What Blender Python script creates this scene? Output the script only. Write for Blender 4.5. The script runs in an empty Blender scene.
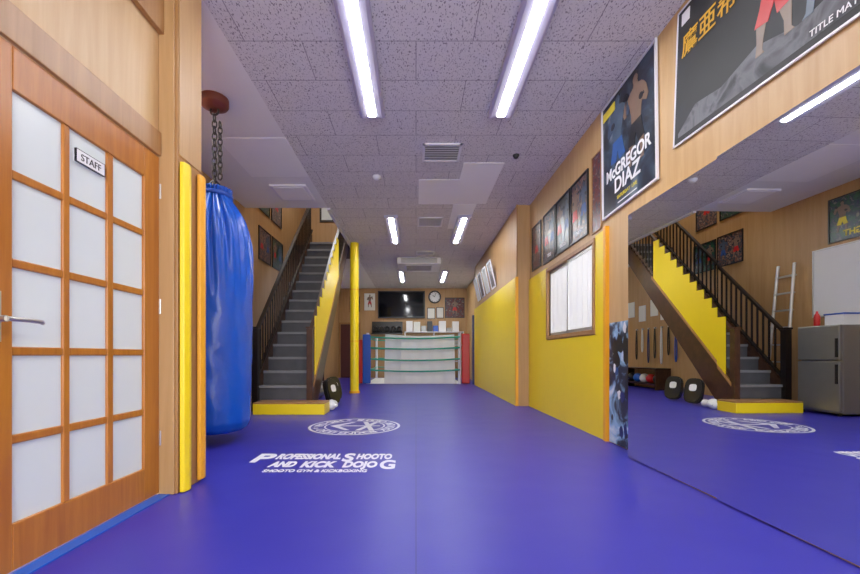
import bpy, bmesh, math, random
from mathutils import Matrix, Vector
random.seed(4)
sc = bpy.context.scene
sc.view_settings.view_transform = 'Standard'
sc.view_settings.exposure = 0.0
sc.view_settings.gamma = 1.10
H = 3.35   # ceiling height

# ------------------------------------------------------------------ materials
def new_mat(name):
    m = bpy.data.materials.new(name); m.use_nodes = True
    nt = m.node_tree
    return m, nt, nt.nodes['Principled BSDF']
def N(nt, t, **kw):
    n = nt.nodes.new(t)
    for k, v in kw.items():
        if k in n.inputs: n.inputs[k].default_value = v
        else: setattr(n, k, v)
    return n
def plain(name, col, rough=0.5, metal=0.0, emis=None, es=0.0, var=0.06, bump=0.0, bscale=60, coat=0):
    m, nt, p = new_mat(name)
    tc = N(nt, 'ShaderNodeTexCoord'); no = N(nt, 'ShaderNodeTexNoise', Scale=7.0, Detail=4.0)
    nt.links.new(tc.outputs['Object'], no.inputs['Vector'])
    mx = N(nt, 'ShaderNodeMix', data_type='RGBA')
    mx.inputs[6].default_value = (*[c*(1-var) for c in col], 1)
    mx.inputs[7].default_value = (*[min(1, c*(1+var)) for c in col], 1)
    nt.links.new(no.outputs['Fac'], mx.inputs[0]); nt.links.new(mx.outputs[2], p.inputs['Base Color'])
    p.inputs['Roughness'].default_value = rough; p.inputs['Metallic'].default_value = metal
    if coat: p.inputs['Coat Weight'].default_value = coat
    if emis: p.inputs['Emission Color'].default_value = (*emis, 1); p.inputs['Emission Strength'].default_value = es
    if bump:
        n2 = N(nt, 'ShaderNodeTexNoise', Scale=bscale, Detail=3.0); nt.links.new(tc.outputs['Object'], n2.inputs['Vector'])
        b = N(nt, 'ShaderNodeBump', Strength=bump, Distance=0.01); nt.links.new(n2.outputs['Fac'], b.inputs['Height'])
        nt.links.new(b.outputs['Normal'], p.inputs['Normal'])
    return m
def wood(name, c1, c2, scale=(6, 6, 0.5), rough=0.45, fac=3.0):
    m, nt, p = new_mat(name)
    tc = N(nt, 'ShaderNodeTexCoord'); mp = N(nt, 'ShaderNodeMapping'); mp.inputs['Scale'].default_value = scale
    nt.links.new(tc.outputs['Object'], mp.inputs['Vector'])
    no = N(nt, 'ShaderNodeTexNoise', Scale=fac, Detail=8.0, Roughness=0.6, Distortion=0.6)
    nt.links.new(mp.outputs[0], no.inputs['Vector'])
    r = N(nt, 'ShaderNodeValToRGB'); r.color_ramp.elements[0].position = 0.3; r.color_ramp.elements[1].position = 0.7
    r.color_ramp.elements[0].color = (*c1, 1); r.color_ramp.elements[1].color = (*c2, 1)
    nt.links.new(no.outputs['Fac'], r.inputs['Fac']); nt.links.new(r.outputs['Color'], p.inputs['Base Color'])
    p.inputs['Roughness'].default_value = rough
    return m
def art(name, cols, scale=3.0, rough=0.3, dist=1.2):
    m, nt, p = new_mat(name)
    tc = N(nt, 'ShaderNodeTexCoord'); no = N(nt, 'ShaderNodeTexNoise', Scale=scale, Detail=5.0, Distortion=dist)
    nt.links.new(tc.outputs['Object'], no.inputs['Vector'])
    r = N(nt, 'ShaderNodeValToRGB'); cr = r.color_ramp
    while len(cr.elements) < len(cols): cr.elements.new(0.5)
    for i, c in enumerate(cols):
        cr.elements[i].position = 0.32 + 0.36*i/(len(cols)-1); cr.elements[i].color = (*c, 1)
    nt.links.new(no.outputs['Fac'], r.inputs['Fac']); nt.links.new(r.outputs['Color'], p.inputs['Base Color'])
    p.inputs['Roughness'].default_value = rough
    return m

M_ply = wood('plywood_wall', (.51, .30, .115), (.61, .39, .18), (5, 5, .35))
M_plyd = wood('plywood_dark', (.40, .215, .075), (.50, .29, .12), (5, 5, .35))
M_door = wood('varnished_pine', (.36, .105, .009), (.50, .175, .02), (9, 9, .6), .28)
M_trim = wood('stained_trim', (.30, .13, .035), (.42, .21, .07), (9, 9, .4), .4)
M_dark = wood('dark_stained_wood', (.006, .004, .004), (.016, .009, .007), (8, 3, 3), .3)
M_brown = wood('brown_stringer', (.035, .013, .006), (.075, .028, .012), (8, 3, 3), .35)
M_yel = plain('yellow_paint', (.94, .68, .005), .38, var=.03)
M_orange = plain('orange_pad', (.88, .38, .01), .45)
M_white = plain('white_plastic', (.82, .82, .84), .4, var=.02)
M_wm = plain('white_metal', (.75, .74, .80), .35, var=.02)
M_black = plain('black_plastic', (.007, .007, .009), .35)
M_blackg = plain('black_gloss', (.004, .004, .006), .08)
M_steel = plain('brushed_steel', (.55, .55, .54), .3, 1.0)
M_chain = plain('chain_steel', (.05, .045, .04), .45, .8)
M_alu = plain('aluminium', (.7, .7, .7), .35, .9)
M_frost = plain('frosted_glass', (.64, .70, .70), .25, emis=(.75, .85, .85), es=.05, var=.02)
M_winp = plain('window_frosted', (.85, .87, .85), .3, emis=(1, 1, .97), es=.35, var=.02)  # slight emission stands in for daylight behind the panes
M_tube = plain('lamp_tube', (1, 1, 1), .5, emis=(.97, .99, 1.0), es=72.0, var=0)
M_refl = plain('lamp_reflector', (.46, .43, .57), .35, var=.02)
M_smooth = plain('ceiling_smooth', (.82, .82, .80), .7, var=.02, bump=.05, bscale=90)
M_patch = plain('ceiling_patch', (.92, .92, .90), .7, var=.02)
M_bag = plain('blue_vinyl', (.003, .075, .50), .25, var=.12, bump=.6, bscale=9)
M_band = plain('blue_vinyl_band', (.005, .06, .42), .35)
M_red = plain('red_vinyl', (.55, .008, .008), .35)
M_navy = plain('navy_vinyl', (.006, .02, .13), .35)
M_bluep = plain('blue_pad', (.006, .08, .50), .35)
M_maroon = plain('maroon_door', (.07, .006, .006), .4)
M_tread = plain('stair_rubber', (.045, .045, .050), .5, var=.3, bump=.4, bscale=80)
M_nose = plain('stair_nosing', (.20, .20, .21), .45, var=.2)
M_riser = plain('stair_riser', (.065, .065, .075), .5, var=.35)
M_teal = plain('teal_rope', (.01, .34, .22), .5)
M_canvas = plain('white_canvas', (.86, .86, .86), .6, var=.02, bump=.15, bscale=3)
M_mark = plain('white_print', (.80, .80, .90), .5, var=.03)
M_gold = plain('gold_print', (.75, .40, .02), .4)
M_yprint = plain('yellow_print', (.85, .68, .03), .4)
M_paper = plain('paper', (.80, .79, .74), .6)
M_cyan = plain('floor_edge_blue', (.006, .10, .55), .4)
M_mount = plain('red_brown_mount', (.16, .03, .015), .5)
M_grey = plain('grey_fridge', (.26, .26, .25), .32, .55)
M_skin = plain('print_skin', (.20, .12, .08), .4, var=.3)
M_pg = plain('print_grey', (.05, .08, .13), .4, var=.6)
M_pb = plain('print_blue', (.02, .08, .28), .4, var=.4)
M_green = plain('print_green', (.02, .25, .12), .4, var=.4)
M_vent = plain('vent_dark', (.05, .05, .055), .6)

# floor vinyl mats
def floor_mat():
    m, nt, p = new_mat('purple_mat_vinyl')
    tc = N(nt, 'ShaderNodeTexCoord')
    br = N(nt, 'ShaderNodeTexBrick'); br.offset = 0.0
    br.inputs['Scale'].default_value = 1; br.inputs['Brick Width'].default_value = 1.86
    br.inputs['Row Height'].default_value = 9.0; br.inputs['Mortar Size'].default_value = .004
    br.inputs['Mortar Smooth'].default_value = .3
    br.inputs['Color1'].default_value = (.031, .028, .38, 1); br.inputs['Color2'].default_value = (.033, .030, .39, 1)
    br.inputs['Mortar'].default_value = (.016, .014, .24, 1)
    nt.links.new(tc.outputs['Object'], br.inputs['Vector'])
    no = N(nt, 'ShaderNodeTexNoise', Scale=1.7, Detail=5.0); nt.links.new(tc.outputs['Object'], no.inputs['Vector'])
    mx = N(nt, 'ShaderNodeMix', data_type='RGBA', blend_type='MULTIPLY'); mx.inputs[0].default_value = 1
    r = N(nt, 'ShaderNodeValToRGB'); r.color_ramp.elements[0].color = (.86, .86, .90, 1); r.color_ramp.elements[1].color = (1, 1, 1, 1)
    nt.links.new(no.outputs['Fac'], r.inputs['Fac'])
    nt.links.new(br.outputs['Color'], mx.inputs[6]); nt.links.new(r.outputs['Color'], mx.inputs[7])
    nt.links.new(mx.outputs[2], p.inputs['Base Color'])
    p.inputs['Roughness'].default_value = .38; p.inputs['Specular IOR Level'].default_value = .40
    n2 = N(nt, 'ShaderNodeTexNoise', Scale=120.0, Detail=2.0); nt.links.new(tc.outputs['Object'], n2.inputs['Vector'])
    n3 = N(nt, 'ShaderNodeTexNoise', Scale=2.2, Detail=1.0); nt.links.new(tc.outputs['Object'], n3.inputs['Vector'])
    b = N(nt, 'ShaderNodeBump', Strength=.25, Distance=.002); nt.links.new(n2.outputs['Fac'], b.inputs['Height'])
    b2 = N(nt, 'ShaderNodeBump', Strength=.3, Distance=.02); nt.links.new(n3.outputs['Fac'], b2.inputs['Height'])
    nt.links.new(b.outputs['Normal'], b2.inputs['Normal']); nt.links.new(b2.outputs['Normal'], p.inputs['Normal'])
    return m
M_floor = floor_mat()
# perforated ceiling tiles
def ceil_mat():
    m, nt, p = new_mat('acoustic_tile')
    tc = N(nt, 'ShaderNodeTexCoord')
    br = N(nt, 'ShaderNodeTexBrick'); br.offset = 0.5
    for k, v in (('Scale', 1), ('Brick Width', .91), ('Row Height', .455), ('Mortar Size', .004), ('Mortar Smooth', .1)): br.inputs[k].default_value = v
    br.inputs['Color1'].default_value = (.68, .66, .645, 1); br.inputs['Color2'].default_value = (.72, .70, .685, 1)
    br.inputs['Mortar'].default_value = (.30, .28, .30, 1)
    nt.links.new(tc.outputs['Object'], br.inputs['Vector'])
    mp = N(nt, 'ShaderNodeMapping'); mp.inputs['Scale'].default_value = (1, .5, 1)
    nt.links.new(tc.outputs['Object'], mp.inputs['Vector'])
    no = N(nt, 'ShaderNodeTexNoise', Scale=95.0, Detail=1.5, Distortion=.5); nt.links.new(mp.outputs[0], no.inputs['Vector'])
    r = N(nt, 'ShaderNodeValToRGB'); r.color_ramp.elements[0].position = .34; r.color_ramp.elements[1].position = .42
    r.color_ramp.elements[0].color = (.30, .28, .31, 1); r.color_ramp.elements[1].color = (1, 1, 1, 1)
    nt.links.new(no.outputs['Fac'], r.inputs['Fac'])
    mx = N(nt, 'ShaderNodeMix', data_type='RGBA', blend_type='MULTIPLY'); mx.inputs[0].default_value = 1
    nt.links.new(br.outputs['Color'], mx.inputs[6]); nt.links.new(r.outputs['Color'], mx.inputs[7])
    nt.links.new(mx.outputs[2], p.inputs['Base Color']); p.inputs['Roughness'].default_value = .8
    return m
M_ceil = ceil_mat()
mm, nt_, p_ = new_mat('mirror_glass')
p_.inputs['Base Color'].default_value = (.84, .87, .87, 1); p_.inputs['Metallic'].default_value = 1; p_.inputs['Roughness'].default_value = .004
M_mirror = mm
A_ufc = art('poster_art_blue', [(.003, .004, .007), (.008, .013, .026), (.03, .05, .08), (.14, .18, .23)], 3.5)
A_banner = art('banner_art', [(.003, .003, .004), (.005, .005, .007), (.009, .010, .018)], 2.0, rough=.6)
A_bannerg = art('banner_art_grey', [(.05, .05, .06), (.13, .13, .15), (.015, .015, .02)], 5.0, rough=.6)
A_mix = art('poster_art_mixed', [(.004, .006, .02), (.02, .05, .07), (.18, .06, .03), (.28, .25, .2)], 9.0, dist=2.5)
A_mix2 = art('poster_art_red', [(.010, .005, .005), (.15, .015, .010), (.02, .02, .04), (.28, .2, .15)], 8.0, dist=2.0)
A_mix3 = art('poster_art_green', [(.005, .005, .005), (.012, .09, .04), (.008, .012, .05), (.2, .2, .14)], 8.0, dist=2.0)
A_paint = art('splatter_art', [(.006, .008, .014), (.02, .025, .05), (.25, .45, .68), (.7, .75, .8)], 3.0, .5, 2.0)

# ------------------------------------------------------------------ mesh builder
class B:
    def __init__(s): s.v = []; s.f = []; s.m = []; s.sm = []; s.mats = []
    def mi(s, mat):
        if mat not in s.mats: s.mats.append(mat)
        return s.mats.index(mat)
    def add(s, vs, fs, mat, smooth=False):
        o = len(s.v); s.v += [tuple(v) for v in vs]; k = s.mi(mat)
        for f in fs: s.f.append([i+o for i in f]); s.m.append(k); s.sm.append(smooth)
    def box(s, x0, x1, y0, y1, z0, z1, mat):
        vs = [(x, y, z) for z in (z0, z1) for y in (y0, y1) for x in (x0, x1)]
        s.add(vs, [(0, 2, 3, 1), (4, 5, 7, 6), (0, 1, 5, 4), (2, 6, 7, 3), (0, 4, 6, 2), (1, 3, 7, 5)], mat); return s
    def prism(s, pts, axis, a0, a1, mat):   # pts 2D polygon extruded along axis
        def mk(p, a): return {'x': (a, p[0], p[1]), 'y': (p[0], a, p[1]), 'z': (p[0], p[1], a)}[axis]
        n = len(pts); vs = [mk(p, a0) for p in pts]+[mk(p, a1) for p in pts]
        fs = [list(range(n))[::-1], [i+n for i in range(n)]]+[(i, (i+1) % n, (i+1) % n+n, i+n) for i in range(n)]
        s.add(vs, fs, mat); return s
    def cyl(s, p0, p1, r0, mat, r1=None, seg=16, smooth=True):
        r1 = r0 if r1 is None else r1
        p0 = Vector(p0); p1 = Vector(p1); d = (p1-p0).normalized()
        a = d.orthogonal().normalized(); b = d.cross(a)
        vs = []
        for p, r in ((p0, r0), (p1, r1)):
            for i in range(seg):
                t = 2*math.pi*i/seg; vs.append(p+a*math.cos(t)*r+b*math.sin(t)*r)
        s.add(vs, [(i, (i+1) % seg, (i+1) % seg+seg, i+seg) for i in range(seg)], mat, smooth)
        s.add(vs[:seg], [list(range(seg))[::-1]], mat); s.add(vs[seg:], [list(range(seg))], mat); return s
    def tube(s, pts, r, mat, seg=8):
        for a, b in zip(pts[:-1], pts[1:]): s.cyl(a, b, r, mat, seg=seg)
        return s
    def lathe(s, prof, c, mat, seg=48, fn=None):
        vs = []; n = len(prof)
        for (r, z) in prof:
            for i in range(seg):
                t = 2*math.pi*i/seg; rr = r*(fn(t, z) if fn else 1)
                vs.append((c[0]+rr*math.cos(t), c[1]+rr*math.sin(t), c[2]+z))
        fs = [(j*seg+i, j*seg+(i+1) % seg, (j+1)*seg+(i+1) % seg, (j+1)*seg+i) for j in range(n-1) for i in range(seg)]
        s.add(vs, fs, mat, True); return s
    def torus(s, c, R, r, mat, u, w, seg=16, rs=8, stretch=1.0):
        u = Vector(u); w = Vector(w); nrm = u.cross(w).normalized(); c = Vector(c); vs = []
        for i in range(seg):
            t = 2*math.pi*i/seg; rad = u*math.cos(t)+w*math.sin(t)
            cen = c+u*math.cos(t)*R+w*math.sin(t)*R*stretch
            for j in range(rs):
                q = 2*math.pi*j/rs; vs.append(cen+rad*math.cos(q)*r+nrm*math.sin(q)*r)
        s.add(vs, [(i*rs+j, ((i+1) % seg)*rs+j, ((i+1) % seg)*rs+(j+1) % rs, i*rs+(j+1) % rs) for i in range(seg) for j in range(rs)], mat, True); return s
    def sphere(s, c, r, mat, sx=1, sy=1, sz=1, seg=16, rings=10):
        vs = []
        for j in range(rings+1):
            ph = math.pi*j/rings
            for i in range(seg):
                t = 2*math.pi*i/seg; q = max(math.sin(ph), .001)
                vs.append((c[0]+r*sx*q*math.cos(t), c[1]+r*sy*q*math.sin(t), c[2]+r*sz*math.cos(ph)))
        s.add(vs, [((j+1)*seg+i, (j+1)*seg+(i+1) % seg, j*seg+(i+1) % seg, j*seg+i) for j in range(rings) for i in range(seg)], mat, True); return s
    def done(s, name, parent=None, mw=None, bevel=0):
        me = bpy.data.meshes.new(name); me.from_pydata(s.v, [], s.f)
        for m in s.mats: me.materials.append(m)
        for i, p in enumerate(me.polygons): p.material_index = s.m[i]; p.use_smooth = s.sm[i]
        me.update()
        if mw is not None: me.transform(mw)
        bm = bmesh.new(); bm.from_mesh(me); bmesh.ops.recalc_face_normals(bm, faces=bm.faces); bm.to_mesh(me); bm.free()
        o = bpy.data.objects.new(name, me); sc.collection.objects.link(o)
        if parent: o.parent = parent
        if bevel:
            bv = o.modifiers.new('bevel', 'BEVEL'); bv.width = bevel; bv.segments = 2; bv.limit_method = 'ANGLE'
        return o
def empty(name):
    e = bpy.data.objects.new(name, None); sc.collection.objects.link(e); e.empty_display_size = .1; return e
def box(name, x0, x1, y0, y1, z0, z1, mat, parent=None, bevel=0):
    return B().box(x0, x1, y0, y1, z0, z1, mat).done(name, parent, bevel=bevel)
def frame_mat(o, xa, ya):
    xa = Vector(xa).normalized(); ya = Vector(ya).normalized(); za = xa.cross(ya)
    m = Matrix((xa, ya, za)).transposed().to_4x4(); m.translation = Vector(o); return m
def MR(y, z, x=1.9): return frame_mat((x, y, z), (0, -1, 0), (0, 0, 1))     # right wall: local x toward camera
def ML(y, z, x=-2.9): return frame_mat((x, y, z), (0, 1, 0), (0, 0, 1))
def MBk(x, z, y=15.0): return frame_mat((x, y, z), (1, 0, 0), (0, 0, 1))
def text(name, s, size, mat, mw, parent, sx=1.0, align='CENTER', bold=0.0, shear=0):
    cu = bpy.data.curves.new(name, 'FONT'); cu.body = s; cu.size = size; cu.align_x = align; cu.extrude = .0008
    cu.offset = bold; cu.shear = shear
    o = bpy.data.objects.new(name, cu); sc.collection.objects.link(o)
    bpy.context.view_layer.update()
    me = bpy.data.meshes.new_from_object(o.evaluated_get(bpy.context.evaluated_depsgraph_get()))
    bpy.data.objects.remove(o)
    me.transform(mw @ Matrix.Diagonal((sx, 1, 1, 1))); me.materials.clear(); me.materials.append(mat)
    o2 = bpy.data.objects.new(name, me); sc.collection.objects.link(o2); o2.parent = parent
    return o2
def fighter(b, cx, z0, h, mat, shorts, t=.008, flip=1):
    """printed flat fighter figure on a poster: polygons in local x/y"""
    def P(pts, m, tt): b.prism([(cx+flip*x*h, z0+y*h) for x, y in pts], 'z', t, tt, m)
    def E(x, y, rx, ry, m, tt, a=0, n=18):
        ca, sa = math.cos(a), math.sin(a)
        P([(x+rx*math.cos(2*math.pi*i/n)*ca-ry*math.sin(2*math.pi*i/n)*sa, y+rx*math.cos(2*math.pi*i/n)*sa+ry*math.sin(2*math.pi*i/n)*ca) for i in range(n)], m, tt)
    P([(-.085, .42), (-.10, .55), (-.14, .68), (-.16, .76), (-.12, .815), (-.045, .84), (-.035, .88), (.045, .88), (.05, .84), (.12, .815), (.16, .76), (.14, .68), (.10, .55), (.09, .42)], mat, t+.0015)
    E(.01, .92, .050, .068, mat, t+.002)
    P([(-.042, .93), (-.045, .97), (-.01, 1.0), (.04, .995), (.065, .96), (.06, .93), (.03, .965), (-.01, .965)], M_black, t+.0024)
    P([(-.15, .79), (-.20, .72), (-.235, .60), (-.20, .55), (-.12, .60), (-.10, .65), (-.17, .64), (-.13, .72)], mat, t+.0025)
    E(-.10, .655, .045, .036, M_black, t+.003, .4)
    P([(.14, .80), (.20, .74), (.27, .66), (.25, .60), (.20, .60), (.18, .68), (.14, .72)], mat, t+.0025)
    P([(.21, .62), (.27, .64), (.22, .80), (.17, .79)], mat, t+.0027); E(.185, .82, .045, .038, M_black, t+.003, .9)
    P([(-.10, .45), (.10, .45), (.13, .34), (.17, .22), (.04, .20), (.01, .32), (-.04, .20), (-.16, .22), (-.12, .34)], shorts, t+.003)
    P([(-.145, .22), (-.055, .21), (-.075, .10), (-.08, .02), (-.06, -.01), (-.14, -.01), (-.135, .10)], mat, t+.002)
    P([(.055, .21), (.155, .22), (.16, .10), (.165, .02), (.19, -.01), (.11, -.01), (.10, .10)], mat, t+.002)
def poster(name, mw, w, h, artm, framem=M_black, fw=.02, th=.02, figs=0, title=None, tcol=M_white, tsize=.1):
    e = empty(name); b = B()
    b.box(0, w, 0, fw, 0.002, th, framem).box(0, w, h-fw, h, 0.002, th, framem)
    b.box(0, fw, fw, h-fw, .002, th, framem).box(w-fw, w, fw, h-fw, .002, th, framem)
    b.done('frame', e, mw)
    b = B().box(fw, w-fw, fw, h-fw, .002, .008, artm)
    for i in range(figs):
        cx = w*(i+.5)/figs; fighter(b, cx, h*.22, min(h*.68, w/figs*2.0), [M_skin, M_pg][i % 2], [M_red, M_pb, M_yprint][i % 3], flip=1-2*(i % 2))
    b.done('sheet', e, mw)
    if title: text('title', title, tsize, tcol, mw @ Matrix.Translation((w/2, h*.1, .011)), e, bold=.004)
    return e

# ------------------------------------------------------------------ room shell
box('floor', -3.1, 2.1, -3, 15.1, -.1, 0, M_floor)
# ceiling: acoustic tile part + smooth part over the bag, with stair opening
box('ceiling', -1.5, 2.1, -3, 15.1, H, H+.12, M_ceil)
c2 = B().box(-3.0, -1.5, 2.7, 6.8, H-.001, H+.12, M_smooth).box(-3.0, -1.5, 10.4, 15.1, H-.001, H+.12, M_smooth).box(-3.0, -1.5, -3, 2.7, H, H+.12, M_smooth)
c2.done('ceiling_side')
box('trim_1', -1.52, -1.46, 6.8, 10.4, H-.03, H+.12, M_wm)
# shaft above stairs
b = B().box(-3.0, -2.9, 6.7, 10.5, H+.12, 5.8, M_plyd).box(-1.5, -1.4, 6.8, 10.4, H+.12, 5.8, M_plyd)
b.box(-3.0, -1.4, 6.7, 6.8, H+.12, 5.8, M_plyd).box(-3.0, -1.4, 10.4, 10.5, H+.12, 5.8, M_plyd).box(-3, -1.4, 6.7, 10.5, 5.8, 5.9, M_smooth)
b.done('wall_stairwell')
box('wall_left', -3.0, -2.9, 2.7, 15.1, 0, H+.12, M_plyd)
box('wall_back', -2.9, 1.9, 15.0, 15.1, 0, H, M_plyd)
# unseen shop front added behind the camera, open so daylight fills the room
b = B().box(-1.6, 2.0, -3.1, -3.0, 0, .25, M_ply).box(-1.6, 2.0, -3.1, -3.0, 3.0, H, M_ply)
for x in (-1.56, -.45, .72, 1.88): b.box(x-.05, x+.05, -3.1, -3.0, .25, 3.0, M_wm)
b.done('rear_fill_opening')
# right wall with window hole
WY0, WY1, WZ0, WZ1 = 4.25, 5.70, 1.12, 2.03
b = B().box(1.9, 2.0, -3, WY0, 0, H, M_ply).box(1.9, 2.0, WY1, 6.67, 0, H, M_ply).box(1.9, 2.0, WY0, WY1, 0, WZ0, M_ply).box(1.9, 2.0, WY0, WY1, WZ1, H, M_ply)
b.box(1.9, 2.0, 11.4, 15.1, 0, H, M_ply); b.done('wall_right')
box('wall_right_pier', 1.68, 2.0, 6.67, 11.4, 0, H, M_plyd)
# yellow wainscot
b = B()
b.box(1.878, 1.9, 3.98, WY0-.06, .0, 2.10, M_yel).box(1.878, 1.9, WY1+.06, 6.66, 0, 2.10, M_yel)
b.box(1.878, 1.9, WY0-.06, WY1+.06, 0, WZ0-.06, M_yel)
b.done('trim_2')
b = B()
for y0, y1 in ((6.70, 8.5), (8.505, 10.3), (10.305, 11.38)): b.box(1.660, 1.68, y0, y1, 0, 2.15, M_yel)
b.done('trim_3', bevel=.003)
box('trim_4', 1.655, 1.70, 6.640, 6.67, 0, 2.15, M_orange)
box('trim_5', 1.862, 1.9, 3.93, 3.98, 0, 2.12, M_orange)
box('trim_6', 1.67, 1.69, 6.645, 6.67, 2.15, H, M_trim)
# window
e = empty('window_1'); b = B()
for a in ((WY0-.05, WY1+.05, WZ0-.05, WZ0), (WY0-.05, WY1+.05, WZ1, WZ1+.05), (WY0-.05, WY0, WZ0, WZ1), (WY1, WY1+.05, WZ0, WZ1)):
    b.box(1.865, 1.985, *a, M_trim)
b.done('frame', e, bevel=.004)
b = B()
for (y0, y1, x) in ((WY0, WY0+.75, 1.895), (WY1-.75, WY1, 1.92)):
    b.box(x-.010, x+.012, y0, y1, WZ0, WZ0+.04, M_alu).box(x-.010, x+.012, y0, y1, WZ1-.04, WZ1, M_alu)
    b.box(x-.010, x+.012, y0, y0+.035, WZ0, WZ1, M_alu).box(x-.010, x+.012, y1-.035, y1, WZ0, WZ1, M_alu)
b.done('sashes', e)
b = B().box(1.893, 1.899, WY0, WY0+.75, WZ0, WZ1, M_winp).box(1.918, 1.924, WY1-.75, WY1, WZ0, WZ1, M_winp); b.done('panes', e)
b = B()
for i in range(4): b.box(1.890, 1.893, WY0+.15+i*.15, WY0+.158+i*.15, WZ0+.04, WZ1-.04, M_wm).box(1.915, 1.918, WY1-.60+i*.15, WY1-.592+i*.15, WZ0+.04, WZ1-.04, M_wm)
b.done('pane_ribs', e)

# ---- door wall left
DX = -1.567
b = B().box(DX-.12, DX, -3, 1.42, 0, H, M_ply).box(DX-.12, DX, 2.44, 2.70, 0, H, M_ply).box(DX-.12, DX, 1.42, 2.44, 2.06, H, M_ply)
b.box(-2.9, DX-.12, 2.6, 2.70, 0, H, M_ply); b.done('wall_door_side')
b = B().box(DX, DX+.02, -1, 2.43, 2.055, 2.20, M_trim).box(DX, DX+.035, -1, 2.44, 2.80, H, M_trim)
b.box(DX, DX+.02, 1.42, 1.50, 2.20, 2.80, M_trim); b.done('trim_7', bevel=.004)
b = B().box(DX, -1.46, 2.45, 2.72, 0, H, M_trim).box(-1.46, -1.452, 2.46, 2.71, 2.08, H, M_plyd)
b.box(DX, -1.475, 2.435, 2.45, 0.0, H, M_plyd); b.done('wall_door_pilaster', bevel=.004)
box('trim_8', DX-.02, DX+.004, -1, 1.41, .0, 2.05, M_ply)
# yellow edge guards
b = B().prism([(-1.452, 2.455), (-1.425, 2.46), (-1.415, 2.50), (-1.425, 2.54), (-1.452, 2.545)], 'z', .005, 2.04, M_yel); b.done('corner_guard', bevel=.006)
b = B().prism([(-1.452, 2.65), (-1.43, 2.655), (-1.425, 2.69), (-1.43, 2.725), (-1.452, 2.73)], 'z', .02, 2.05, M_orange); b.done('corner_guard', bevel=.006)
box('baseboard_left', DX+.005, DX+.07, -1, 2.43, 0, .006, M_cyan)

# door
e = empty('door_1')
cols = [(1.548, 1.776), (1.81, 2.03), (2.07, 2.30)]; zt, zb = 1.88, .194; nr = 5; mt = .035
x0, x1 = DX-.035, DX+.006
b = B().box(x0, x1, 1.425, 1.548, .012, 2.05, M_door).box(x0, x1, 2.30, 2.432, .012, 2.05, M_door)
b.box(x0, x1, 1.548, 2.30, zt, 2.05, M_door).box(x0, x1, 1.548, 2.30, .012, zb, M_door)
b.done('stiles_and_rails', e, bevel=.004)
b = B().box(x0+.006, x1-.004, 1.776, 1.81, zb, zt, M_door).box(x0+.006, x1-.004, 2.03, 2.07, zb, zt, M_door)
ph = (zt-zb-mt*(nr-1))/nr
for i in range(nr-1):
    z = zb+ph*(i+1)+mt*i
    for c in cols: b.box(x0+.007, x1-.005, c[0], c[1], z, z+mt, M_door)
b.done('muntins', e, bevel=.005)
b = B()
for c in cols:
    for i in range(nr):
        z = zb+(ph+mt)*i; b.box(DX-.018, DX-.010, c[0], c[1], z, z+ph, M_frost)
b.done('panes', e)
b = B().box(x1, x1+.006, 1.455, 1.50, .90, 1.09, M_steel).cyl((x1, 1.478, .985), (x1+.05, 1.478, .985), .012, M_steel)
b.tube([(x1+.05, 1.478, .985), (x1+.052, 1.56, .985), (x1+.048, 1.62, .982), (x1+.035, 1.635, .98)], .009, M_steel)
b.done('lever_handle', e)
b = B()
for z in (.3, 1.1, 1.8): b.cyl((x1+.004, 2.436, z), (x1+.004, 2.436, z+.09), .006, M_steel)
b.done('hinges', e)
e = empty('door_sign'); mw = ML(1.84, 1.745, DX)
B().box(0, .17, 0, .06, -.009, .004, M_white).done('plate', e, mw)
B().box(0.0, .17, 0.0, .002, -.005, .0055, M_black).box(0, .17, .058, .06, -.005, .0055, M_black).box(0, .002, 0, .06, -.005, .0055, M_black).box(.168, .17, 0, .06, -.005, .0055, M_black).done('border', e, mw)
text('lettering', 'STAFF', .045, M_black, mw @ Matrix.Translation((.085, .014, .005)), e)

# ---- mirrors
XM = 1.755; TH = math.radians(1.2)
b = B().box(XM+.02, 1.9, .3, 3.29, 0, 2.0, M_ply); b.done('mirror_backing_panel')
for y0, y1 in ((2.325, 3.29), (1.355, 2.32), (.39, 1.35)):
    e = empty('wall_mirror'); yc = (y0+y1)/2
    B().box(0, .006, y0-yc, y1-yc, .012, 2.0, M_mirror).done('glass', e, Matrix.Translation((XM, yc, 0)) @ Matrix.Rotation(TH, 4, 'Z'))
# splattered art panel on wall beyond mirror
e = empty('art_panel')
b = B().box(1.885, 1.9, 3.32, 3.90, .012, 1.16, A_paint); b.done('board', e)
b = B()
for i in range(26):
    y = random.uniform(3.4, 3.86); z = random.uniform(.1, 1.1); r = random.uniform(.012, .05)
    if i % 3 == 0: z = random.uniform(.6, 1.08); r = random.uniform(.05, .08); y = min(y, 3.8)
    b.prism([(y+r*random.uniform(.6, 1.2)*math.cos(k*.6), z+r*1.6*random.uniform(.6, 1.2)*math.sin(k*.6)) for k in range(10)], 'x', 1.8835-i*.00005, 1.885, M_black if i % 3 == 0 else random.choice([M_black, M_white, M_pb, M_black, M_navy]))
b.done('splatter', e)

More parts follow.
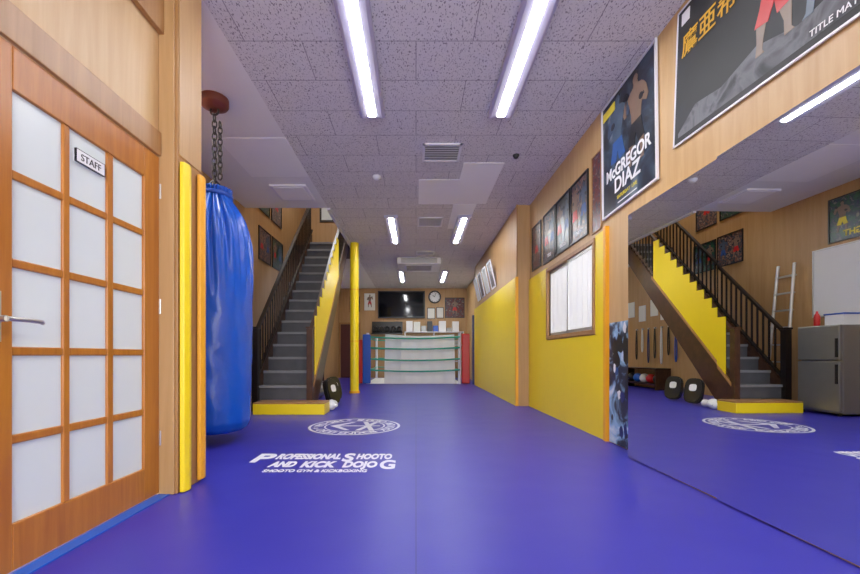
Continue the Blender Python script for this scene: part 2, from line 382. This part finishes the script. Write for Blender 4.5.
# ---- ceiling fixtures
def lamp(xc, y0, y1):
    e = empty('ceiling_light'); w = .125
    b = B()
    for s in (-1, 1):
        b.prism([(xc+s*.042, H-.001), (xc+s*.042, H-.046), (xc+s*.10, H-.052), (xc+s*w, H-.04), (xc+s*w, H-.001)], 'y', y0, y1, M_refl)
    b.box(xc-.042, xc+.042, y0, y0+.03, H-.05, H-.001, M_refl).box(xc-.042, xc+.042, y1-.03, y1, H-.05, H-.001, M_refl)
    b.done('housing', e)
    b = B().prism([(xc-.040, H-.012), (xc-.040, H-.045), (xc-.025, H-.054), (xc+.025, H-.054), (xc+.040, H-.045), (xc+.040, H-.012)], 'y', y0+.032, y1-.032, M_tube)
    b.done('tube', e)
for xc in (-.45, .87):
    for y0, y1 in ((2.45, 4.14), (7.14, 8.79), (11.8, 13.45), (-1.6, 0.1)): lamp(xc, y0, y1)  # last span is unseen, added behind the camera as front light
lamp(-2.5, 2.85, 4.1)      # unseen lamp added to brighten the bag area
def vent(name, x0, x1, y0, y1):
    e = empty(name); z = H-.018
    b = B().box(x0, x1, y0, y0+.03, z, H, M_white).box(x0, x1, y1-.03, y1, z, H, M_white).box(x0, x0+.03, y0, y1, z, H, M_white).box(x1-.03, x1, y0, y1, z, H, M_white)
    b.done('frame', e)
    b = B().box(x0+.03, x1-.03, y0+.03, y1-.03, H-.004, H, M_vent); 
    n = max(3, int((y1-y0)/.05))
    for i in range(n):
        y = y0+.05+i*(y1-y0-.09)/n; b.prism([(y, z), (y+.012, z), (y+.026, H-.005), (y+.014, H-.005)], 'x', x0+.03, x1-.03, M_white)
    b.done('louvres', e)
vent('ceiling_vent', .08, .55, 4.72, 5.15)
vent('ceiling_vent', .03, .50, 7.25, 7.75)
vent('ceiling_vent', .0, .45, 9.6, 9.9)
# plain replacement panels
for n_, (x0, x1, y0, y1) in enumerate(((.04, .62, 5.70, 6.62), (.62, 1.15, 5.2, 6.6), (.62, 1.0, 6.62, 7.9), (-2.3, -1.5, 4.6, 5.6))):
    box('ceiling_patch_panel', x0, x1, y0, y1, H-.006, H, M_patch)
e = empty('ceiling_hatch')
b = B().box(-2.15, -1.62, 5.85, 6.40, H-.03, H-.002, M_wm); b.done('rim', e, bevel=.004)
b = B().box(-2.11, -1.66, 5.89, 6.36, H-.036, H-.03, M_patch); b.done('lid', e)
e = empty('smoke_detector'); B().lathe([(.0, -.045), (.03, -.045), (.045, -.03), (.06, -.012), (.06, 0)], (-.55, 5.6, H), M_white, 24).done('housing', e)
B().lathe([(.0, -.045), (.02, -.045), (.03, -.03), (.04, -.012), (.04, 0)], (1.25, 5.0, H), M_black, 24).done('ceiling_sprinkler')
# cassette air conditioner
e = empty('air_conditioner')
B().box(-.48, .64, 10.2, 11.25, H-.17, H-.003, M_white).done('body', e, bevel=.02)
b = B()
for i in range(4): b.box(-.38, .54, 10.190, 10.2, H-.14+i*.03, H-.128+i*.03, M_vent)
b.box(-.28, .44, 10.4, 11.05, H-.175, H-.17, M_wm)
for i in range(9): b.box(-.25, .41, 10.44+i*.066, 10.46+i*.066, H-.178, H-.175, M_vent)
b.done('grille', e)

# ---- punching bag
e = empty('punching_bag'); BX, BY = -1.965, 3.9
prof = [(0, .10), (.16, .10), (.25, .115), (.30, .15), (.325, .21), (.335, .4), (.34, .8), (.345, 1.2), (.345, 1.6), (.342, 1.8), (.335, 1.95), (.31, 2.08), (.27, 2.19), (.215, 2.28), (.17, 2.34), (.14, 2.42), (.16, 2.46), (.0, 2.42)]
P2 = []
for (a, b_) in zip(prof[:-1], prof[1:]):
    k = 8 if abs(b_[1]-a[1]) > .11 else 4
    for i in range(k): t = i/k; P2.append((a[0]+(b_[0]-a[0])*t, a[1]+(b_[1]-a[1])*t))
P2.append(prof[-1])
def pleat(t, z):
    k = min(1, max(0, (z-1.35)/.9)); q = max(0, (.30-z)/.3)
    fold = max(0, math.sin(t*15+1.1*math.sin(t*3+z*2)))**2.5
    return 1-.13*k*fold+.04*k*math.sin(t*31+z*5)+.012*math.sin(t*5+z*4)+.010*math.sin(t*3-z*7)+.006*math.sin(t*11+z*19)+.02*q*math.sin(t*16)
B().lathe(P2, (BX, BY, 0), M_bag, 180, pleat).done('vinyl_body', e)
b = B()
b.lathe([(.15, 2.375), (.168, 2.38), (.168, 2.41), (.15, 2.415)], (BX, BY, 0), M_band, 48)
for a in (.3, 1.87, 3.44, 5.0):
    dx, dy = math.cos(a), math.sin(a)
    b.tube([(BX+.15*dx, BY+.15*dy, 2.40), (BX, BY, 2.56)], .010, M_chain)
b.done('collar_straps', e)
b = B(); z = 2.56; i = 0
while z < H-.14:
    u = (1, 0, 0) if i % 2 else (0, 1, 0)
    b.torus((BX, BY, z), .022, .0075, M_chain, u, (0, 0, 1), 14, 6, 1.75); z += .060; i += 1
z = 2.60; i = 1
while z < H-.2:
    u = (1, 0, 0) if i % 2 else (0, 1, 0)
    b.torus((BX+.045, BY+.02, z), .02, .007, M_chain, u, (0, 0, 1), 12, 6, 1.75); z += .056; i += 1
b.torus((BX, BY, H-.12), .04, .010, M_chain, (1, 0, 0), (0, 0, 1))
b.done('chain', e)
b = B().lathe([(0, -.10), (.07, -.10), (.09, -.085), (.12, -.075), (.13, -.06), (.13, 0)], (BX, BY, H-.002), M_mount, 32); b.done('ceiling_mount', e)

# ---- staircase
e = empty('staircase'); R, T = .215, .212; Y0 = 6.08; Z0 = .17; NS = 15; SXL, SXR = -2.40, -1.62
b = B()
for i in range(NS):
    y = Y0+T*i; z = Z0+R*(i+1)
    b.box(SXL, SXR, y, y+.02, z-R, z-.03, M_riser)
    b.box(SXL, SXR, y-.02, y+T+.02, z-.03, z, M_tread)
    b.box(SXL+.01, SXR-.01, y-.024, y+.03, z-.034, z+.004, M_nose)
b.box(-2.85, -1.52, Y0+T*NS-.0, 10.38, Z0+R*NS-.05, Z0+R*NS, M_tread)
b.done('steps', e)
yb, yt = Y0-.06, Y0+T*NS; sl = R/T
def zl(y): return Z0+R+(y-Y0)*sl
b = B()
for (xa, xb) in ((SXL-.045, SXL), (SXR, SXR+.045)):
    b.prism([(yb, .0), (yb+.33, .0), (yt, zl(yt)-.36), (yt, zl(yt)+.02), (yb, zl(yb)+.06)], 'x', xa, xb, M_brown)
b.done('stringers', e, bevel=.004)
def railing(nm, x, y_s, y_e, hh, rail=M_dark):
    b = B()
    n = int((y_e-y_s)/.106)
    for i in range(n+1):
        y = y_s+i*.106; b.box(x-.011, x+.011, y-.011, y+.011, zl(y), zl(y)+hh, M_dark)
    for off, th in ((hh, .055), (.09, .035)):
        b.prism([(y_s-.03, zl(y_s-.03)+off), (y_e+.03, zl(y_e+.03)+off), (y_e+.03, zl(y_e+.03)+off+th), (y_s-.03, zl(y_s-.03)+off+th)], 'x', x-.028, x+.028, rail)
    b.box(x-.045, x+.045, y_s-.12, y_s-.03, .0, zl(y_s)+hh+.02, rail)
    b.box(x-.055, x+.055, y_s-.13, y_s-.02, zl(y_s)+hh+.02, zl(y_s)+hh+.05, rail)
    b.done(nm, e)
railing('railing_wall_side', SXL-.022, Y0+.04, yt, .80)
railing('railing_room_side', SXR+.022, Y0+.04, yt, .80, M_brown)
# yellow saw-tooth board on room side railing
def saw(y_s, y_e, lo, hi):
    pts = [(y_s, zl(y_s)+lo), (y_e, zl(y_e)+lo), (y_e, zl(y_e)+hi)]
    n = 11; st = (y_e-y_s)/n
    for i in range(n):
        y = y_e-st*i; pts.append((y-st, zl(y)+hi-.0)) if i < n else None
        pts.append((y-st, zl(y-st)+hi))
    return pts
B().prism(saw(Y0+.10, Y0+1.95, .05, .80), 'x', SXR+.052, SXR+.066, M_yel).done('yellow_board', e)
b = B()
y_s, y_e = Y0-.02, Y0+2.0
b.prism([(y_s, zl(y_s)+.0), (y_e, zl(y_e)+.0), (y_e, zl(y_e)+.06), (y_s, zl(y_s)+.06)], 'x', SXR+.047, SXR+.075, M_trim)
b.done('board_edge_trim', e)
e2 = empty('stair_base_platform')
B().box(-2.32, -1.30, 5.68, 6.03, 0, .15, M_yel).box(-2.32, -1.30, 5.68, 6.03, .15, .172, M_trim).done('padded_box', e2, bevel=.008)
# stairwell picture and upper window
poster('stairwell_poster', ML(7.2, 3.55, -2.9), .7, .5, A_mix3, figs=2)
poster('stairwell_poster', ML(8.0, 3.55, -2.9), .6, .8, A_mix, figs=1)
e = empty('window_2')
b = B().box(-2.5, -1.8, 10.37, 10.4, 4.3, 4.35, M_dark).box(-2.5, -1.8, 10.37, 10.4, 5.0, 5.05, M_dark).box(-2.5, -2.45, 10.37, 10.4, 4.35, 5, M_dark).box(-1.85, -1.8, 10.37, 10.4, 4.35, 5, M_dark).box(-2.17, -2.13, 10.37, 10.4, 4.35, 5, M_dark)
b.done('frame', e)
B().box(-2.45, -1.85, 10.38, 10.39, 4.35, 5.0, M_frost).done('pane', e)

# ---- yellow pillar
e = empty('yellow_pillar')
B().cyl((-1.376, 8.95, 0), (-1.376, 8.95, H), .095, M_yel, seg=32).done('shaft', e)
b = B().cyl((-1.376, 8.95, 0), (-1.376, 8.95, .05), .115, M_orange, seg=32)
for z in (1.15, 2.3): b.cyl((-1.376, 8.95, z), (-1.376, 8.95, z+.015), .097, M_orange, seg=32)
b.done('collars', e)

# ---- refrigerator, ladder etc (left side, behind bag)
e = empty('refrigerator')
b = B().box(-2.87, -2.49, 5.30, 5.88, .03, 1.27, M_grey); b.done('cabinet', e, bevel=.012)
b = B().box(-2.485, -2.435, 5.30, 5.88, .06, .76, M_grey).box(-2.485, -2.435, 5.30, 5.88, .775, 1.27, M_grey); b.done('doors', e, bevel=.012)
b = B().box(-2.435, -2.42, 5.32, 5.35, .45, .72, M_black).box(-2.435, -2.42, 5.32, 5.35, .82, 1.08, M_black)
for y in (5.34, 5.84):
    for x in (-2.84, -2.48): b.cyl((x, y, 0), (x, y, .035), .02, M_black)
b.done('handles_and_feet', e)
b = B().box(-2.8, -2.55, 5.35, 5.6, 1.272, 1.42, M_white).box(-2.81, -2.54, 5.34, 5.61, 1.42, 1.44, M_bluep); b.done('storage_box', bevel=.006)
b = B().lathe([(0, 0), (.035, 0), (.037, .02), (.037, .14), (.03, .17), (.014, .2), (.014, .225), (0, .225)], (-2.6, 5.75, 1.272), M_red, 20); b.done('spray_bottle')
e = empty('step_ladder')
b = B()
for yy in (6.28, 6.62): b.tube([(-2.62, yy, 0.0), (-2.83, yy+.03*(1 if yy < 6.4 else -1), 2.35)], .022, M_alu)
for i in range(8):
    t = (i+.6)/8.3; x = -2.62-.21*t; z = 2.35*t; b.box(x-.035, x+.02, 6.29, 6.61, z-.012, z+.012, M_alu)
b.done('rails_and_rungs', e)
e = empty('whiteboard'); mw = ML(4.9, 1.45, -2.9)
B().box(0, 1.15, 0, 1.0, .002, .02, M_white).done('board', e, mw)
B().box(-.02, 1.17, -.02, 0, .002, .03, M_alu).box(-.02, 1.17, 1.0, 1.02, .002, .03, M_alu).box(-.02, 0, 0, 1, .002, .03, M_alu).box(1.15, 1.17, 0, 1, .002, .03, M_alu).done('rim', e, mw)
poster('event_poster', ML(4.7, 2.52), 1.15, .66, A_mix3, figs=3, title='FIGHT NIGHT', tsize=.12, tcol=M_yprint)
poster('event_poster', ML(7.35, 2.62), .62, .62, A_mix, figs=2)
poster('event_poster', ML(8.05, 2.62), .62, .62, A_mix3, figs=2)
for y, z in ((8.75, 1.7), (8.75, 1.2), (9.9, 1.85), (10.4, 1.75), (10.9, 1.9), (9.15, 2.1), (9.5, 1.72)):
    poster('notice', ML(y, z), .3, .42, M_paper, M_wm, .006, .012)
e = empty('jump_rope'); b = B()
for k in range(7):
    y = 9.2+k*.26; b.box(-2.895, -2.85, y-.02, y+.02, 1.52, 1.56, M_steel)
    m = [M_bluep, M_black, M_white, M_black, M_navy, M_white, M_black][k]; L = [.42, .34, .45, .38, .44, .3, .4][k]
    b.tube([(-2.86, y+.028*math.sin(a)*(1-.4*math.cos(a)), 1.53-L+L*math.cos(a)) for a in [i*math.pi/10 for i in range(21)]], .013, m, 6)
b.done('ropes_on_hooks', e)
# storage shelf with balls and pads under the jump ropes
e = empty('gear_shelf'); b = B()
for z in (.12, .50): b.box(-2.88, -2.50, 9.4, 10.9, z, z+.025, M_brown)
for y in (9.4, 10.875): b.box(-2.88, -2.50, y, y+.025, 0, .52, M_brown)
b.done('shelf', e)
b = B()
for i in range(5): b.sphere((-2.68, 9.58+i*.27, .145+.115), .115, [M_black, M_red, M_white, M_bluep, M_black][i])
b.done('medicine_balls', e)
e = empty('medicine_ball')
B().sphere((-1.95, 7.95, .16), .16, M_grey, seg=24, rings=16).done('ball', e)

# kick shields by the stair foot
def shield(mw, nm='kick_shield', S=.82):
    e = empty(nm)
    b = B()
    pts = []
    n = 24
    for i in range(n):
        a = 2*math.pi*i/n; pts.append((.19*math.copysign(abs(math.cos(a))**.6, math.cos(a)), .30+.29*math.copysign(abs(math.sin(a))**.6, math.sin(a))))
    b.prism(pts, 'z', 0, .10, M_black); b.prism([(x*.9, .30+(y-.30)*.9) for x, y in pts], 'z', .10, .13, M_black)
    b.prism([(x*.40, .36+(y-.30)*.28) for x, y in pts], 'z', .13, .133, M_white)
    mw = mw @ Matrix.Scale(S, 4)
    b.done('pad', e, mw, bevel=.012)
    b = B(); b.tube([(-.1, .15, 0), (-.1, .15, -.04), (-.1, .45, -.04), (-.1, .45, 0)], .012, M_white); b.tube([(.1, .15, 0), (.1, .15, -.04), (.1, .45, -.04), (.1, .45, 0)], .012, M_white)
    b.done('straps', e, mw)
shield(frame_mat((-1.40, 6.72, .012), (.5, .85, 0), (-.25, .12, 1)), S=.74)
shield(frame_mat((-1.49, 7.35, .012), (.6, .8, 0), (-.22, .12, 1)), S=.74)
e = empty('boxing_glove'); b = B()
for (x, y, m) in ((-1.47, 6.13, M_black), (-1.30, 6.15, M_white)):
    b.sphere((x, y, .085), .085, m, .85, 1.1, .95).sphere((x+.07, y-.02, .08), .04, m, .8, 1.3, .8).cyl((x, y+.07, .08), (x, y+.18, .075), .055, m, .062)
b.done('pair', e)

# ---- right wall pictures
mw = frame_mat((1.893, 4.03, 2.20), (-.0, -1, .02), (0, .02, 1))
fp = poster('fight_poster', mw, .92, 1.12, A_ufc, M_wm, .018, .02)
b = B(); fighter(b, .30, .30, .80, M_pg, M_pb); fighter(b, .62, .30, .78, M_skin, M_black, flip=-1)
b.box(.03, .26, .97, 1.05, .008, .012, M_yprint); b.box(.30, .62, .06, .068, .008, .012, M_white); b.done('figures', fp, mw)
text('title_upper', 'McGREGOR', .155, M_white, mw @ Matrix.Translation((.46, .33, .013)), fp, sx=.92, bold=.004)
text('title_lower', 'DIAZ', .19, M_white, mw @ Matrix.Translation((.46, .175, .013)), fp, bold=.004)
text('caption', 'SATURDAY  LIVE', .045, M_yprint, mw @ Matrix.Translation((.46, .10, .013)), fp)
poster('fight_poster', MR(4.30, 2.14, 1.9), .22, .82, A_mix2, M_trim, .012, .015)
for k in range(3): poster('fight_poster', MR(5.92-k*.52, 2.18), .49, .72, [A_mix, A_ufc, A_mix][k], M_black, .02, .02, figs=2, title=['TITLE', 'MATCH', 'SHOW'][k], tsize=.06)
poster('fight_poster', MR(6.50, 2.2), .45, .7, A_mix2, M_black, .02, .02, figs=1)
for k in range(4):
    y = 10.7-k*.65
    poster('framed_certificate', frame_mat((1.675, y, 2.28), (0, -1, 0), (-.22, 0, 1)), .42, .58, A_mix if k % 2 else M_paper, M_wm, .03, .02)
# banner
e = empty('banner'); mw = frame_mat((1.893, 2.93, 2.36), (0, -1, -.055), (0, -.055, 1)); W, Hh = 1.6, .94
b = B().box(0, W, 0, .012, .002, .012, M_wm).box(0, W, Hh-.012, Hh, .002, .012, M_wm).box(0, .012, 0, Hh, .002, .012, M_wm).box(W-.012, W, 0, Hh, .002, .012, M_wm); b.done('frame', e, mw)
b = B().box(.012, W-.012, .012, Hh-.012, .002, .008, A_banner)
b.prism([(.05, .05), (.05, .08), (.22, .20), (.45, .17), (.7, .24), (.95, .17), (1.25, .22), (1.5, .15), (1.55, .05)], 'z', .008, .0085, A_bannerg)
fighter(b, .80, .18, .70, M_skin, M_red, .0085); fighter(b, 1.10, .18, .68, M_pg, M_pb, .0085, flip=-1); fighter(b, 1.37, .18, .68, M_skin, M_bluep, .0085)
b.box(.05, .13, .82, .90, .008, .011, M_white)
b.done('cloth', e, mw)
text('gold_letters', '鷹亜希', .165, M_gold, mw @ Matrix.Translation((.31, .60, .013)), e, bold=0.001)
text('lower_caption', 'TITLE MATCH 1.24', .045, M_white, mw @ Matrix.Translation((1.2, .06, .013)), e)

# ---- floor prints
e = empty('floor_logo'); LX, LY = -.73, 4.78
def ring(b, r0, r1, mat, z=.002, seg=64):
    vs = []
    for r in (r0, r1):
        for i in range(seg): t = 2*math.pi*i/seg; vs.append((LX+r*math.cos(t), LY+r*math.sin(t), z))
    b.add(vs, [(i, (i+1) % seg, (i+1) % seg+seg, i+seg) for i in range(seg)], mat)
b = B(); ring(b, .51, .54, M_mark); ring(b, .34, .36, M_mark)
b.add([(LX+x, LY+y, .002) for x, y in ((-.3, .01), (-.08, .26), (-.02, .26), (-.18, .03), (.3, .03), (.3, -.01), (-.18, -.02), (-.02, -.26), (-.08, -.26))], [(0, 1, 2, 3), (3, 4, 5, 6), (0, 3, 6), (0, 6, 7, 8)], M_mark)
b.add([(LX+x, LY+y, .0022) for x, y in ((.06, .3), (.12, .3), (.26, -.28), (.20, -.28), (.26, .26), (.2, .26), (.04, -.28), (.1, -.28))], [(0, 1, 2, 3), (4, 5, 6, 7)], M_mark)
b.done('emblem', e)
s = 'SHOOTO AND KICK BOXING DOJO * PRO GYM * '
for i, ch in enumerate(s):
    if ch == ' ': continue
    a = math.pi/2-2*math.pi*i/len(s)
    m = Matrix.Translation((LX+.385*math.cos(a), LY+.385*math.sin(a), .002)) @ Matrix.Rotation(a-math.pi/2, 4, 'Z')
    text('ring_letter', ch, .14, M_mark, m, e, bold=.003)
e = empty('floor_lettering')
def T_(nm, s, size, x, y, sx, al='LEFT'): return text(nm, s, size, M_mark, Matrix.Translation((x, y, .002)), e, sx, al, .011)
def fit(o, xa, xb):
    me = o.data; xs = [v.co.x for v in me.vertices]; a, c = min(xs), max(xs)
    for v in me.vertices: v.co.x = xa+(v.co.x-a)*(xb-xa)/(c-a)
fit(T_('line_1_initial', 'P', .37, -1.3, 3.17, 1), -1.32, -1.17)
fit(T_('line_1', 'ROFESSIONAL', .22, -1.1, 3.27, 1), -1.15, -.62)
fit(T_('line_1_b', 'S', .34, -.6, 3.20, 1), -.60, -.51)
fit(T_('line_1_c', 'HOOTO', .22, -.5, 3.27, 1), -.49, -.20)
fit(T_('line_2', 'AND', .20, -1.1, 3.04, 1), -1.13, -.93)
fit(T_('line_2_b', 'KICK', .22, -.9, 3.03, 1), -.88, -.62)
fit(T_('line_2_c', 'DOJO', .22, -.55, 3.03, 1), -.56, -.30)
fit(T_('line_2_d', 'G', .33, -.25, 2.99, 1), -.28, -.16)
o_ = text('line_3', 'SHOOTO GYM & KICKBOXING', .09, M_mark, Matrix.Translation((-1.1, 2.90, .002)), e, 1, 'LEFT', .002); fit(o_, -1.12, -.36)

# ---- boxing ring at the back
e = empty('boxing_ring'); YR = 11.75; XL, XR = -1.42, 1.28
b = B()
for x in (XL, XR):
    for y in (YR, 14.4): b.cyl((x, y, 0), (x, y, 1.5), .045, M_wm, seg=20)
b.done('posts', e)
b = B().box(XL-.13, XL+.10, YR-.16, YR-.05, .02, 1.45, M_bluep); b.done('corner_pad_blue', e, bevel=.03)
b = B().box(XR+.05, XR+.28, YR-.16, YR-.05, .02, 1.47, M_red); b.done('corner_pad_red', e, bevel=.03)
b = B().box(XL-.25, XL-.14, YR-.12, YR+.1, .02, 1.3, M_red); b.done('corner_pad_side', e, bevel=.02)
b = B()
def rp(p, q, sag, m, r=.018):
    n = 10; b.tube([(p[0]+(q[0]-p[0])*i/n, p[1]+(q[1]-p[1])*i/n, p[2]+(q[2]-p[2])*i/n-sag*4*(i/n)*(1-i/n)) for i in range(n+1)], r, m)
for k, z in enumerate((.42, .74, 1.07, 1.38)):
    rp((XL, YR-.10, z), (XR, YR-.10, z), .05, M_teal, .024); rp((XL, YR, z), (XL, 14.4, z), .02, M_teal)
    rp((XR, YR, z), (XR, 14.4, z), .02, M_teal); rp((XL, 14.4, z), (XR, 14.4, z), .02, M_teal)
for x in (-.45, .4): b.tube([(x, YR-.105, .38), (x, YR-.105, 1.36)], .008, M_white)
b.done('ropes', e)
# hanging canvas apron (wavy cloth)
b = B(); nx, nz = 60, 12; vs = []
for j in range(nz+1):
    for i in range(nx+1):
        u = i/nx; v = j/nz; x = -.92+u*2.06
        vs.append((x+.03*(v-.5)*math.cos(u*3.14), YR+.02+.010*math.sin(u*17)*(1-v*.5)+.005*math.sin(u*40+v*3), .03+v*(1.43-.05*math.sin(u*3.14))))
b.add(vs, [(j*(nx+1)+i, j*(nx+1)+i+1, (j+1)*(nx+1)+i+1, (j+1)*(nx+1)+i) for j in range(nz) for i in range(nx)], M_canvas, True)
b.done('canvas_curtain', e)
B().box(XL-.05, XR+.05, YR+.08, 14.45, 0, .02, M_canvas).done('canvas_floor', e)
e = empty('gym_mat'); B().box(1.62, 1.74, 11.45, 11.60, 0, 2.0, M_navy).done('folded_mat', e, bevel=.02)
B().box(1.75, 1.86, 11.45, 11.65, 0, 1.6, M_bluep).done('folded_mat_b', e, bevel=.02)

# ---- back wall
e = empty('television')
B().box(-1.42, .34, 14.90, 14.95, 2.22, 3.24, M_black).done('bezel', e, bevel=.01)
B().box(-1.38, .30, 14.895, 14.90, 2.27, 3.20, M_blackg).done('screen', e)
B().box(-.8, -.3, 14.95, 14.998, 2.5, 2.9, M_black).done('wall_bracket', e)
e = empty('wall_clock'); c = (.70, 14.93, 3.02)
b = B().cyl((.70, 15, 3.02), (.70, 14.955, 3.02), .235, M_black, seg=48); b.torus((.70, 14.95, 3.02), .215, .028, M_black, (1, 0, 0), (0, 0, 1), 48); b.done('case', e)
b = B().cyl((.70, 14.955, 3.02), (.70, 14.945, 3.02), .20, M_white, seg=48); b.done('dial', e)
b = B()
for i in range(12):
    a = i*math.pi/6; b.cyl((.70+.17*math.sin(a), 14.944, 3.02+.17*math.cos(a)), (.70+.17*math.sin(a), 14.940, 3.02+.17*math.cos(a)), .014, M_black, seg=8)
b.tube([(.70, 14.938, 3.02), (.62, 14.938, 3.08)], .010, M_black); b.tube([(.70, 14.935, 3.02), (.74, 14.935, 3.17)], .007, M_black); b.done('hands_and_marks', e)
poster('fight_poster', MBk(1.08, 2.24), .74, .76, A_mix2, M_black, .03, .02, figs=1)
poster('framed_certificate', MBk(.42, 2.2), .30, .42, M_paper, M_black, .025, .02)
poster('framed_certificate', MBk(.76, 2.22), .28, .42, M_paper, M_black, .025, .02)
poster('fight_poster', MBk(-1.96, 2.5), .45, .68, M_paper, M_trim, .02, .02, figs=1)
poster('fight_poster', MBk(-2.5, 2.45), .42, .62, A_mix, M_trim, .02, .02, figs=1)
e = empty('headgear_shelf')
B().box(-1.65, -.50, 14.68, 15.0, 1.62, 1.65, M_dark).box(-1.65, -.50, 14.97, 15.0, 1.65, 2.1, M_dark).done('shelf', e)
b = B()
for i in range(5):
    x = -1.5+i*.22
    b.sphere((x, 14.82, 1.80), .11, M_black, .9, 1, 1.1).sphere((x-.08, 14.80, 1.72), .045, M_black).sphere((x+.08, 14.80, 1.72), .045, M_black)
    b.torus((x, 14.72, 1.79), .06, .022, M_black, (1, 0, 0), (0, 0, 1), 16, 6)
b.done('headguards', e)
e = empty('equipment_rack')
b = B()
for z in (.6, 1.2, 1.68): b.box(-.42, 1.75, 14.62, 14.98, z, z+.03, M_wm)
for x in (-.42, .65, 1.72): b.box(x, x+.03, 14.62, 14.98, 0, 1.72, M_wm)
b.done('shelves', e)
b = B(); x = -.36
cl = [M_white, M_paper, M_grey, M_black, M_bluep, M_white, M_grey, M_white]; i = 0
while x < 1.6:
    w = random.uniform(.12, .26); h = random.uniform(.14, .42); b.box(x, x+w, 14.68, 14.92, 1.71, 1.71+h, cl[i % 8]); 
    h2 = random.uniform(.14, .36); b.box(x, x+w, 14.68, 14.92, 1.23, 1.23+h2, cl[(i+3) % 8]); x += w+.03; i += 1
b.done('boxes', e, bevel=.01)
e = empty('door_2')
B().box(-2.82, -2.12, 14.96, 14.998, .0, 2.0, M_maroon).done('leaf', e, bevel=.005)
b = B().box(-2.88, -2.82, 14.94, 15, 0, 2.06, M_trim).box(-2.12, -2.06, 14.94, 15, 0, 2.06, M_trim).box(-2.82, -2.12, 14.94, 15, 2.0, 2.06, M_trim); b.done('frame', e)
b = B().box(-2.72, -2.22, 14.95, 14.96, 1.1, 1.85, M_maroon).box(-2.72, -2.22, 14.95, 14.96, .2, .95, M_maroon).sphere((-2.2, 14.93, 1.0), .03, M_steel); b.done('panels_and_knob', e)
e = empty('fire_extinguisher')
b = B().lathe([(0, 0), (.07, 0), (.075, .03), (.075, .38), (.05, .44), (.02, .46), (.02, .5), (0, .5)], (-1.75, 11.9, 0), M_red, 24); b.box(-1.80, -1.70, 11.89, 11.91, .5, .53, M_black)
b.tube([(-1.75, 11.85, .48), (-1.70, 11.80, .42), (-1.67, 11.81, .15)], .010, M_black); b.done('cylinder_and_hose', e)

# ------------------------------------------------------------------ light
w = bpy.data.worlds.new('world'); sc.world = w; w.use_nodes = True
w.node_tree.nodes['Background'].inputs[0].default_value = (.93, .97, 1, 1); w.node_tree.nodes['Background'].inputs[1].default_value = 9.0
pl = bpy.data.lights.new('fill_daylight_portal', 'AREA'); pl.shape = 'RECTANGLE'; pl.size = 3.5; pl.size_y = 2.75  # portal for the added fill daylight through the rear opening
pl.cycles.is_portal = True
po = bpy.data.objects.new('fill_daylight_portal', pl); po.location = (.2, -3.02, 1.62); po.rotation_euler = (math.pi/2, 0, 0); sc.collection.objects.link(po)
l = bpy.data.lights.new('stairwell_fill', 'AREA'); l.shape = 'RECTANGLE'; l.size = .5; l.size_y = .8; l.energy = 32  # weak unseen lamp added inside the stair shaft
o = bpy.data.objects.new('stairwell_fill', l); o.location = (-2.2, 8.3, 5.6); sc.collection.objects.link(o)

cam = bpy.data.cameras.new('camera'); co = bpy.data.objects.new('camera', cam); sc.collection.objects.link(co)
co.location = (0, 0, .85); co.rotation_euler = (math.pi/2, 0, 0)
cam.sensor_width = 36; cam.lens = 36*400/860; cam.shift_x = 14/860; cam.shift_y = 68/860; cam.clip_start = .05
sc.camera = co
